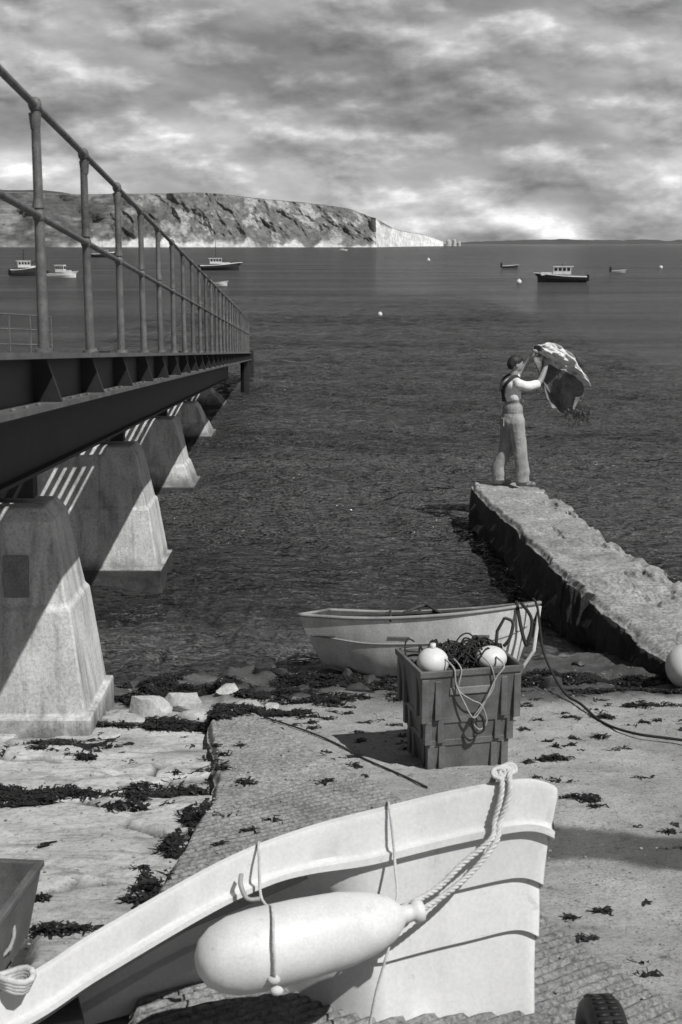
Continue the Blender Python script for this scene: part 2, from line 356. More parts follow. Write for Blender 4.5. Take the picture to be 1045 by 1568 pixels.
slide=sst(.50,.64,pat*.6+pat2*.4)
veg=.075+.12*fbm(BX*.10,Vc*8,6,90,.75)
tone=(veg*(1-slide)+slide*(.20+.20*pat2))*(.62+.38*sst(-260,-130,BX))
toe=(1-sst(.015,.10,Vc+.34*(fbm(BX*.06,BX*0,5,92)-.52)+.16*(pat2-.5)))*sst(-420,-200,BX); tone=tone*(1-toe)+toe*.5
tone=np.where(V>.985,.13+.05*pat2,tone)
tone=tone*(1-chalk)+chalk*np.where(V>1,.12,.50+.45*pat2-.3*(Vc>.93))
gridmesh('chalk_cliff',XX,YY,ZZ,cm,True,{'tone':tone})
mb=MB()
for i,(x,y,h,w) in enumerate([(166,2235,10,8),(176,2250,11,6),(184,2255,7,5)]):
    mb.tube([(x,y,-2),(x+.5,y,h*.4),(x-.3,y,h*.8),(x,y,h)],[w*.6,w*.5,w*.45,w*.3],9)
mb.obj('sea_stack',mat('chalk_stack',.30,.5,.1,1,0,1,.1,.2))
x=np.linspace(-2600,-150,240); y=np.linspace(0,1,14); Xh,T=np.meshgrid(x,y)
Hh=(78+14*(fbm(Xh*.004,Xh*0,4,95)-.5))*sst(-120,-420,Xh)*np.sin(T*np.pi*.5)+4*(fbm(Xh*.05,T*6,4,96)-.5)
gridmesh('wooded_hill',Xh,1750+T*260,Hh-2,mat('hill_scrub',.05,.10,.02,1,0,1,.1,.3))
x=np.linspace(500,9500,500); y=np.linspace(0,1,6); Xh,T=np.meshgrid(x,y)
Hh=(12+34*np.maximum(0,fbm(Xh*.0015,Xh*0,4,97)-.42)+14*fbm(Xh*.02,Xh*0,4,98))*np.sin(T*np.pi*.5)*sst(600,900,Xh)
gridmesh('distant_coast',Xh,8800+T*400,Hh-2,mat('far_coast',.05,.09,.002,1,0,1,.1,.1))
# ------------------------------------------------------------------ lifeboat slipway (pier on left)
pier=empty('lifeboat_slipway')
T0,T1=2.0,41.4
def sl(t,off=0,dz=0): return Vector((-.9224-.042*t-off,1.0034*t-off*.042,3.9-.0753*t+dz))
mb=MB()
mb.beam(sl(T0,.02,-.012),sl(T1,.02,-.012),.16,.022,1)
mb.beam(sl(T0,.06,-.11),sl(T1,.06,-.11),.014,.17,0)
mb.beam(sl(T0,.02,-.205),sl(T1,.02,-.205),.16,.020,1)
ts=[5.53+1.342*i for i in range(-2,27)]
for t in ts:
    for dt in (.06,):
        a=sl(t+dt,.055,-.024); c_=sl(t+dt,-.055,-.195); d_=sl(t+dt,.055,-.195)
        e=Vector((.0,.012,0)); b2=sl(t+dt,-.0,-.024)
        mb.add([a-e,b2-e,c_-e,d_-e,a+e,b2+e,c_+e,d_+e],[(0,1,2,3),(7,6,5,4),(0,4,5,1),(1,5,6,2),(2,6,7,3),(3,7,4,0)],0)
    for k in range(4): mb.ell(sl(t+.25+k*.25,-.03,-.192),(.012,.012,.008),8,5,1)
mb.obj('edge_girder',[M['steel'],M['steelflange']],pier)
mb=MB()
for off in (.62,1.45,2.9,4.1):
    mb.beam(sl(T0,off,-.46),sl(T1-.5,off,-.46),.03,.5); mb.beam(sl(T0,off,-.72),sl(T1-.5,off,-.72),.16,.02)
t=T0
while t<T1:
    mb.beam(sl(t,.07,-.18),sl(t,4.3,-.18),.05,.10); t+=1.342
mb.beam(sl(T0,4.3,-.11),sl(T1,4.3,-.11),.05,.2)
mb.obj('underframe',M['steel'],pier)
mb=MB()
mb.beam(sl(T0,.28,-.06),sl(T1,.28,-.06),.40,.03)
off=.53
while off<4.25:
    if not(1.32<off<1.5 or 2.6<off<2.8): mb.beam(sl(T0,off,-.10),sl(T1,off,-.10),.052,.025)
    off+=.105
mb.obj('deck_slats',M['timber'],pier)
mb=MB()
for t in ts:
    base=sl(t,.0,0); k=random.uniform(-.004,.004)
    mb.tube([base,base+Vector((k,0,.015))],[.036,.034],10); mb.tube([base+Vector((0,0,.015)),base+Vector((k,0,.5)),base+Vector((k,0,.93))],[.0225,.019,.0165],10)
    for z,r in((.52,.026),(.93,.026)): mb.ell(base+Vector((k,0,z)),(r,r*1.1,r*1.15),10,8)
    mb.tube([base+Vector((0,0,.55)),base+Vector((0,0,.585))],[.024,.019],10)
    mb.tube([base+Vector((0,0,.84)),base+Vector((0,0,.90))],[.018,.024],10)
for z in(.52,.93): mb.tube([sl(t,0,z) for t in np.linspace(T0,T1-.2,30)],.0145,8)
mb.obj('railing',M['rail'],pier,auto=50)
mb=MB()
for off in(.05,2.1,4.2):
    p=sl(T1,off,0); mb.tube([p+Vector((0,.1,.05)),Vector((p.x,p.y+.1,-3))],[.16,.18],10)
    p=sl(T1-3.5,off,-.2); mb.tube([p,Vector((p.x,p.y,-3))],[.12,.12],10)
mb.obj('end_piles',M['steel'],pier)
def conc_pier(i,yf,t,xr,ztop,zled,zplin,zbot):
    mb=MB(); mats=[M['concrete'],M['dark'],M['wetrock']]
    W=3.3
    def sec(z,xr_,y0,y1,xl): return [(xl,y0,z),(xr_,y0,z),(xr_,y1,z),(xl,y1,z)]
    lv=[(zbot,.02,-.05,1.08,0),(zplin,.02,-.05,1.08,0),(zplin+.001,-.03,.02,1.02,.05),(zled,-.13,.09,.95,.15),
        (zled+.025,-.16,.125,.93,.18),(ztop-.10,-.27,.20,.84,.28),(ztop,-.34,.26,.79,.33)]
    V=[];F=[];mi=[]
    for (z,dx,y0,y1,dl) in lv: V+=sec(z,xr+dx,yf+y0,yf+y1,xr-W+dl)
    for k in range(len(lv)-1):
        for j in range(4): F.append((k*4+j,k*4+(j+1)%4,(k+1)*4+(j+1)%4,(k+1)*4+j)); mi.append(2 if k==0 and i>0 else 0)
    n=len(V)-4; F.append((n,n+1,n+2,n+3)); mi.append(0)
    mb.v+=V; mb.f+=F; mb.m+=mi
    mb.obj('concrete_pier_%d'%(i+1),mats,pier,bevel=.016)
    m2=MB(); zt=3.9-.0753*t-.73
    for off in(1.45,2.9,4.1):
        x=-.9224-.042*t-off
        if x>xr-.25 or x<xr-W+.3: continue
        m2.box((x,yf+.5,(ztop+zt)/2),(.14,.14,zt-ztop)); m2.box((x,yf+.5,ztop+.02),(.34,.34,.04))
        m2.box((x,yf+.5,zt-.05),(.3,.3,.06))
    m2.beam((xr-.45,yf+.52,ztop+.16),(xr-W+.4,yf+.52,ztop+.16),.16,.24)
    m2.beam((xr-.45,yf+.55,zt-.10),(xr-W+.4,yf+.55,zt-.10),.2,.2)
    for s_ in(-1,1): m2.beam((xr-1.5+s_*1.0,yf+.5,ztop+.2),(xr-1.5-s_*.2,yf+.5,zt-.1),.06,.06)
    m2.obj('bearing_posts_%d'%(i+1),M['steel'],pier)
    if i==0:
        m3=MB(); m3.box((xr-.54,yf+.148,1.42),(.19,.02,.32),R=Matrix.Rotation(-.11,3,'X')); m3.obj('notice_plate',M['plate'],pier,bevel=.004)
conc_pier(0,10.35,10.5,-1.92,1.93,1.17,.36,.1)
conc_pier(1,15.95,16.3,-2.08,1.60,.90,.22,-1)
conc_pier(2,22.2,22.5,-2.34,1.15,.42,.12,-2)
conc_pier(3,28.4,28.8,-2.62,.72,.32,.1,-3)
conc_pier(4,34.4,34.8,-2.85,.40,.2,.06,-3)
sp_=empty('landing_platform'); mb=MB()
mb.box((-9.6,33.5,1.15),(6,1.4,.2)); 
for x in(-6.9,-8.8,-10.7,-12.3): mb.tube([(x,33.1,1.1),(x,33.1,-3)],.14,8)
mb.obj('deck',M['steel'],sp_)
mb=MB()
for i in range(13):
    x=-6.65-i*.48; mb.tube([(x,32.85,1.25),(x,32.85,2.25+.03*i)],.022,6)
for h in(.35,.68,1.0): mb.tube([(-6.65,32.85,1.25+h),(-12.4,32.85,1.25+h+.36*h)],.02,6)
mb.obj('railing',M['rail'],sp_)
# ------------------------------------------------------------------ concrete jetty on the right
def jetty():
    L=np.array([(1.79,19.75),(1.98,17.6),(2.14,15.5),(2.26,14.0),(2.30,13.75),(2.44,13.6),(2.58,12.9),(2.74,12.35),(2.98,11.75)])
    R=np.array([(2.66,19.75),(2.9,18.4),(3.06,16.6),(3.24,14.6),(3.32,13.9),(3.75,13.6),(4.0,12.9),(4.4,12.2),(5.0,11.6)])
    zt=np.array([.60,.60,.61,.63,.63,.50,.45,.36,.28])
    n=300; k=np.linspace(0,len(L)-1,n); ii=np.arange(len(L))
    Lx=np.interp(k,ii,L[:,0]);Ly=np.interp(k,ii,L[:,1]);Rx=np.interp(k,ii,R[:,0]);Ry=np.interp(k,ii,R[:,1]);zz=np.interp(k,ii,zt)
    m=80; u=np.linspace(0,1,m)
    Lx=Lx+.16*(fbm(k*2.6,k*0,5,120,.6)-.5); Rx=Rx+.20*(fbm(k*2.6,k*0,5,121,.6)-.5)
    TX=Lx[:,None]*(1-u)+Rx[:,None]*u; TY=Ly[:,None]*(1-u)+Ry[:,None]*u
    TZ=zz[:,None]+.06*(fbm(TX*2.2,TY*2.2,5,122)-.5)+.035*(fbm(TX*10,TY*10,4,123)-.5)
    hole=sst(.62,.72,fbm(TX*3.3,TY*1.6,4,127)); TZ=TZ-.05*hole
    e=np.minimum(u,1-u)[None,:]*1.0; TZ=TZ-.06*(1-sst(0,.06,e+.05*(fbm(TX*6,TY*6,3,126)-.5)))
    def side(sgn,bx,by,bz,cols=26):
        q=np.linspace(1,0,cols)[None,:]
        ox=-sgn*.06*(1-q)
        sz=bz[:,None]*q+(-1.6)*(1-q)
        sx=bx[:,None]+ox+.26*(fbm(by[:,None]*3.0+q*0,sz*5,5,124,.6)-.5)*np.clip((1-q)*8,0,1)
        return sx,by[:,None]+0*q,sz
    lx,ly,lz=side(-1,TX[:,0],TY[:,0],TZ[:,0]); rx,ry,rz=side(1,TX[:,-1],TY[:,-1],TZ[:,-1])
    AX=np.concatenate([lx[:,::-1][:,:-1],TX,rx[:,1:]],1);AY=np.concatenate([ly[:,::-1][:,:-1],TY,ry[:,1:]],1);AZ=np.concatenate([lz[:,::-1][:,:-1],TZ,rz[:,1:]],1)
    AX=np.concatenate([AX[:1],AX],0);AY=np.concatenate([AY[:1]+.04,AY],0);AZ=np.concatenate([AZ[:1]*0-1.6,AZ],0)
    jm,nt,b=newmat('jetty_concrete'); v=objvec(nt)
    c=ramp(nt,noise(nt,2.2,9,.72,v,.5),[(.32,.20),(.5,.34),(.68,.48)]); c=mix(nt,1,c,ramp(nt,noise(nt,28,6,.75,v),[(.35,.40),(.6,1.2)]),'MULTIPLY')
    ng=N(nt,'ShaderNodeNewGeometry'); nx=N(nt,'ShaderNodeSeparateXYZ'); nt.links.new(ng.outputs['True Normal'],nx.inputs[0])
    sideshade=ramp(nt,nx.outputs[2],[(.35,.09),(.72,1)]); c=mix(nt,1,c,sideshade,'MULTIPLY')  # steep faces darkened in the colour to imitate the jetty's shaded side
    nt.links.new(c,b.inputs['Base Color']); b.inputs['Roughness'].default_value=.85; bump(nt,noise(nt,22,7,.75,v),1.0,.035,b)
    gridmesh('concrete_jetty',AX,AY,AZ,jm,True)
jetty()
# ------------------------------------------------------------------ rocks
def rockobj(x,y,sx,sy,sz,seed,rz=0,m='rock'):
    mb=MB(); mb.ell((0,0,0),(1,1,1),28,18); v=np.array(mb.v)
    q=v.copy()
    rs=np.random.default_rng(seed)
    for _ in range(14):
        d=rs.normal(size=3); d/=np.linalg.norm(d); k=.45+.35*rs.random(); dd=q@d; q=q-np.outer(np.maximum(0,dd-k),d)
    q=q*(1+.16*(fbm(q[:,0]*3+5,q[:,1]*3+q[:,2]*2,4,seed)-.5))[:,None]
    q=q*np.array([sx,sy,sz])*1.25; mb.v=[tuple(p) for p in q]
    o=mb.obj('rock',M[m],auto=25); o.location=(x,y,gz(x,y)+sz*.35); o.rotation_euler=(random.uniform(-.15,.15),random.uniform(-.2,.2),rz)
for a in [(-1.57,11.0,.17,.13,.15,1,.3),(-1.27,11.15,.2,.1,.11,2,-.5),(-1.13,10.85,.15,.08,.05,3,-.2),(-.75,10.95,.12,.07,.06,4,.2),(-1.62,10.6,.1,.06,.04,5,0),(-.95,11.5,.1,.08,.04,6,1),(-.55,10.9,.09,.06,.04,7,1.4),(-1.75,10.25,.08,.05,.03,8,.4)]:
    rockobj(*a)
for i in range(30):
    x=random.uniform(-1.9,2.4); y=random.uniform(11.2,13.0); rockobj(x,y,random.uniform(.05,.16),random.uniform(.04,.1),random.uniform(.03,.06),50+i,random.uniform(0,3),'wetrock')
# ------------------------------------------------------------------ seaweed
mb=MB()
def gz0(x,y):
    i=int(np.searchsorted(gy,y)); j=int(np.searchsorted(gx,x)); i=min(max(i,1),Z.shape[0]-1); j=min(max(j,1),Z.shape[1]-1)
    zz=float(Z[i,j])
    if 2.8<y<10.9 and float(rampL(y))<x<float(rampR(y)): zz=float(gbase(x,y))+.045
    return zz
def weed(cx,cy,rx,ry,n,h=.03):
    big=n>300; n=int(n*(2.1 if big else 1.5))
    r=np.random.default_rng(int(abs(cx*1000+cy*77))+n); R=r.random(n)**.6; A_=r.random(n)*6.283
    wv=.35+1.2*vn(A_*1.9+cx*7,A_*0+cy*5,130); Xs=cx+rx*R*np.cos(A_)*wv; Ys=cy+ry*R*np.sin(A_)*wv
    F_=fbm(Xs*9,Ys*14,3,131); th=.40 if big else .43
    for x,y,f_ in zip(Xs,Ys,F_):
        if f_<th: continue
        z=max(gz0(x,y),-.01)+random.uniform(.002,h*.8)
        d=random.gauss(0,.9)+(math.pi if random.random()<.5 else 0); L=random.uniform(.015,.07); w=random.uniform(.004,.010); dx,dy=math.cos(d)*L,math.sin(d)*L; px,py=-math.sin(d)*w,math.cos(d)*w
        k=random.uniform(-.5,.5)*L; z1=z+random.uniform(-.01,.015); z2=z+random.uniform(-.012,.008)
        kx,ky=-math.sin(d)*k,math.cos(d)*k
        mb.add([(x-px,y-py,z),(x+px,y+py,z+.004),(x+dx*.5+px+kx,y+dy*.5+py+ky,z1),(x+dx*.5-px+kx,y+dy*.5-py+ky,z1-.004),(x+dx+px*.6,y+dy+py*.6,z2),(x+dx-px*.6,y+dy-py*.6,z2-.003)],[(0,1,2,3),(3,2,4,5)])
for p in [(-1.95,8.55,.45,.19,1500),(-2.3,8.75,.25,.12,500),(-1.2,8.68,.28,.15,900),(-1.35,8.35,.15,.08,330),(-.88,8.1,.08,.24,500),(-.94,7.6,.06,.22,350),(-1.0,6.75,.08,.3,600),(-2.0,9.95,.3,.09,420),(-1.85,9.6,.14,.05,150),(-2.3,9.75,.2,.04,150),
          (-1.36,6.36,.16,.04,160),(-1.5,6.7,.12,.03,90),(-1.5,10.6,.42,.14,1300),(-1.0,10.55,.28,.16,1100),(-.6,10.75,.34,.14,900),(-1.6,11.5,.35,.3,1900),(-1.15,11.8,.5,.3,2600),(-.6,11.5,.45,.3,2100),(-.2,11.2,.4,.14,800),(-.2,12.1,.45,.35,1900),(.3,11.8,.5,.35,1700),(.6,11.3,.4,.12,600),(-1.7,12.2,.35,.2,900),(.9,12.3,.5,.25,900),
          (1.9,12.0,.5,.16,1000),(2.5,12.05,.4,.12,800),(2.2,11.6,.5,.07,400),(1.4,11.9,.4,.15,600),(2.9,11.5,.3,.1,400),(1.45,9.3,.12,.05,120),(1.42,8.75,.08,.03,70),(1.55,10.05,.07,.04,80),(1.5,8.35,.1,.03,70),(2.1,7.35,.3,.04,200),(1.9,9.9,.06,.03,50),(1.3,11.0,.2,.04,120),(2.05,10.6,.08,.05,80),(2.4,11.0,.3,.04,160)]:
    weed(*p)
for _ in range(300):
    x=random.uniform(-2.4,3); y=random.choice([random.uniform(5.6,12),random.uniform(9.5,12)]); weed(x,y,random.uniform(.015,.07),random.uniform(.01,.025),random.randint(4,18),.015)
mb.obj('seaweed',M['weed'])
mb=MB()
for _ in range(1800):
    x=random.uniform(-2.6,3.2); y=random.uniform(5.2,12.4); r=random.uniform(.003,.012)
    mb.ell((x,y,gz0(x,y)+r*.3),(r,r*random.uniform(.6,1),r*.6),6,4)
mb.obj('pebbles',mat('pebble_stone',.08,.45,9,.9,.3,60,.003,.3))
# ------------------------------------------------------------------ small rowing dinghy
def dinghy(name,loc,rot,L=2.05,B=.54,mats=None):
    E=empty(name); E.location=loc; E.rotation_euler=rot
    ns=44; nc=21; V=[]
    for i in range(ns+1):
        u=i/ns; x=u*L
        hb=B*(.80+.20*math.sin(min(u/.45,1)*math.pi/2)) if u<.45 else B*max(0.0,1-((u-.45)/.55)**4.2)
        hb=max(hb,.014)
        sh=.58+.03*(1-u)**2+.24*max(0,u-.2)**1.7
        kl=.13*(1-sst(0,.35,u))+ (.0 if u<.78 else .30*((u-.78)/.22)**2.6)
        kl=float(kl); sh=float(sh)
        row=[]
        for j in range(nc):
            a=j/(nc-1); q=abs(a*2-1)
            sgn=-1 if a<.5 else 1
            yy=hb*(q**.58)*(.84+.16*q); zz=kl+(sh-kl)*(q**2.1)
            xx=x+(.22*(1-zz/sh)*(1-u)**3)-(0 if u<.75 else .16*(1-(zz-kl)/(sh-kl+1e-6))*((u-.75)/.25)**1.5)
            row.append((xx,sgn*yy,zz))
        V.append(row)
    mb=MB()
    flat=[p for r in V for p in r]; F=[(i*nc+j,i*nc+j+1,(i+1)*nc+j+1,(i+1)*nc+j) for i in range(ns) for j in range(nc-1)]
    F=[tuple(reversed(f)) for f in F]
    mb.add(flat,F,0); mb.add([flat[j] for j in range(nc)],[tuple(range(nc))],0)
    o=mb.obj('hull',mats[0],E,smooth=True)
    es=o.modifiers.new('split','EDGE_SPLIT'); es.split_angle=math.radians(50)
    mb=MB(); fi=[]
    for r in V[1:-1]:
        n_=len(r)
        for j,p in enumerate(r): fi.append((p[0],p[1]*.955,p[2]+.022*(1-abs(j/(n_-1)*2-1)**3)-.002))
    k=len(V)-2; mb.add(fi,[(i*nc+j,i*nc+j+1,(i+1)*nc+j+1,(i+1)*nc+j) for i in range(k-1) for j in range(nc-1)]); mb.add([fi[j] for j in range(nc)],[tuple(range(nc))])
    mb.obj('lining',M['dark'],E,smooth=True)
    mb=MB()
    for sgn in(0,nc-1):
        mb.tube([Vector(V[i][sgn])+Vector((0,0,.004)) for i in range(ns+1)],.017,6)
    mb.tube([V[0][0],V[0][-1]],.018,6)
    mb.obj('gunwale',mats[1],E,smooth=True)
    mb=MB()
    for sgn in(2,nc-3): mb.tube([Vector(V[i][sgn])*1.0 for i in range(1,ns)],.008,5)
    mb.obj('rubbing_strake',mats[1],E,smooth=True)
    mb=MB()
    for u,w in((.12,.2),(.45,.2),(.78,.18)):
        i=int(u*ns); y=abs(V[i][0][1]); mb.box((u*L,0,.44+.10*max(0,u-.5)),(w,2*y*.9,.025))
    mb.obj('thwarts',M['timber'],E,bevel=.005)
    mb=MB()
    for y,zr in((-.12,.58),(.12,.57)): mb.tube([(.25,y,zr),(1.5,y*.6,zr+.09)],.018,7); mb.box((.25,y,zr),(.35,.1,.015))
    for sg in(-1,1): mb.tube([(.42*L,sg*B*.98,.58),(.42*L,sg*B*.98,.68)],.012,6)
    for k in range(7): mb.ell((.85+random.uniform(-.15,.3),random.uniform(-.1,.2),.56+random.uniform(-.03,.05)),(random.uniform(.05,.12),random.uniform(.05,.1),.05),10,7)
    mb.tube(smooth_pts([(.8,.1,.6),(.9,-.1,.64),(1.05,.05,.70),(1.2,-.12,.66),(1.3,.1,.62)],5),.014,6)
    mb.obj('oars_and_gear',M['dark'],E)
    mb=MB(); mb.tube([(.15,0,.12),(L*.4,0,-.02),(L*.78,0,-.01),(L*.9,0,.08),(L*.975,0,.32),(L,0,.72)],.016,6); mb.obj('keel_strip',mats[0],E)
    return E
dinghy('rowing_dinghy',(-.26,12.62,-.05),(math.radians(-11),math.radians(-3.0),math.radians(-17)),L=2.1,mats=[M['whitedirty'],M['greyhull']])
mb=MB(); P=smooth_pts([(1.66,11.97,.88),(1.70,11.93,.80),(1.74,11.75,.45),(1.85,11.35,.24),(1.93,10.95,.26),(2.0,10.4,.30),(2.15,9.95,.37),(2.45,9.75,.39),(3.2,9.3,.43)],10)
mb.tube(P,.011,6); 
mb.tube(smooth_pts([(1.52,11.98,.85),(1.56,11.80,.60),(1.60,11.78,.52),(1.64,11.85,.72),(1.55,11.9,.86)],6),.016,6)
mb.obj('mooring_line',M['roped'],smooth=True)
mb=MB(); pts=[(-.95,11.0),(-.6,10.6),(-.25,10.15),(-.02,9.75),(.15,9.35),(.4,8.9),(.55,8.6)]
mb.tube(smooth_pts([(x,y,gz0(x,y)+.012) for x,y in pts],6),.007,5); mb.obj('old_chain',M['weed'])
# ------------------------------------------------------------------ stacked fish boxes
def fishboxes():
    E=empty('fish_box_stack',(.80,9.36,gz(.8,9.3)-.02),math.radians(14))
    def tub(w,d,h,z,name,kb=.93):
        mb=MB(); t=.02
        def ring(z,k,inn=0): return [(sx*(w/2*k-inn),sy*(d/2*k-inn),z) for sx,sy in((-1,-1),(1,-1),(1,1),(-1,1))]
        lv=[ring(z,kb),ring(z+h-.045,.995),ring(z+h-.045,1.035),ring(z+h,1.04),ring(z+h,1.0,t*.6),ring(z+.03,kb,t)]
        V=[p for r in lv for p in r]; F=[(3,2,1,0)]
        for k in range(5):
            for j in range(4): F.append((k*4+j,k*4+(j+1)%4,(k+1)*4+(j+1)%4,(k+1)*4+j))
        n=20; F.append((n,n+1,n+2,n+3)); mb.add(V,F)
        km=(kb+.995)/2
        for fx in (-.33,.33):
            for sy in(-1,1): mb.box((fx*w,sy*(d/2*km+.004),z+h*.45),(.045,.03,h*.72))
        for sx in(-1,1):
            for fy in(-.25,.25): mb.box((sx*(w/2*km+.004),fy*d,z+h*.45),(.03,.045,h*.72))
        for sx in(-1,1):
            for sy in(-1,1): mb.box((sx*w/2*km*.985,sy*d/2*km*.985,z+h*.45),(.05,.05,h*.8))
        mb.obj(name,M['bin'],E,bevel=.007)
    tub(.56,.46,.25,0,'box_lower',.90); tub(.61,.50,.20,.215,'box_middle',.92); tub(.70,.58,.38,.37,'box_top',.88)
    mb=MB(); 
    mb.box((0,-.282,.60),(.30,.012,.05)); mb.obj('handle_recess',M['binr'],E,bevel=.004)
    mb=MB(); mb.ell((-.22,-.12,.76),(.108,.108,.10),24,16); mb.ell((.2,-.1,.75),(.11,.105,.085),24,16)
    mb.tube([(-.22,-.12,.85),(-.22,-.12,.89)],.02,10); mb.obj('buoys',M['fender'],E,smooth=True)
    mb=MB(); random.seed(3)
    for k in range(26):
        P=[]; cx=random.uniform(-.22,.27); cy=random.uniform(-.1,.2)
        a0=random.random()*6; R=random.uniform(.04,.12)
        for i in range(14): a=a0+i*.55; P.append((cx+R*math.cos(a)*1.1,cy+R*math.sin(a)*.8,.75+.06*math.sin(a*1.7+k)+.03*math.sin(i*1.3)))
        mb.tube(smooth_pts(P,3),.006,5)
    mb.obj('rope_tangle',M['roped'],E,smooth=True)
    mb=MB()
    f=-.305
    mb.tube(smooth_pts([(-.16,-.2,.8),(-.13,f,.76),(-.12,f-.01,.66),(-.06,f-.02,.52),(.0,f-.02,.42),(.05,f-.015,.46),(.10,f-.02,.56),(.16,f-.01,.68),(.22,f,.755),(.2,-.2,.79)],6),.006,6)
    mb.tube(smooth_pts([(-.10,-.2,.8),(-.08,f,.75),(-.1,f-.01,.62),(-.02,f-.03,.55),(.06,f-.02,.50),(.1,f-.01,.38),(.05,f-.01,.33),(.0,f-.01,.40),(.06,f-.02,.50),(.15,f,.62),(.13,f,.755),(.1,-.2,.8)],6),.005,6)
    mb.obj('hanging_rope',M['ropeg'],E,smooth=True)
    mb=MB(); mb.tube(smooth_pts([(.02,f,.45),(.0,f-.015,.37),(.03,f-.02,.31),(.08,f-.015,.33),(.07,f-.01,.41),(.03,f-.01,.45)],6),.009,6); mb.obj('rope_end',M['roped'],E,smooth=True)
    mb=MB(); mb.tube([(.285,.05,.7),(.29,.03,.90),(.33,.0,1.0)],[.014,.012,.01],8)
    mb.tube(smooth_pts([(.33,.0,1.0),(.38,-.03,.97),(.36,-.03,.86),(.33,0,.8)],5),.012,6)
    mb.obj('hook_pole',M['dark'],E)
fishboxes()
mb=MB(); mb.ell((0,0,0),(.2,.2,.2),32,20); mb.tube([(0,0,.18),(0,0,.23)],[.03,.03],10); mb.tube([(.03*math.cos(a),0,.245+.03*math.sin(a)) for a in np.linspace(0,6.28,12)],.01,6)
o=mb.obj('mooring_buoy',M['fender'],smooth=True); o.location=(2.98,11.72,.34); o.rotation_euler=(.5,.4,0)
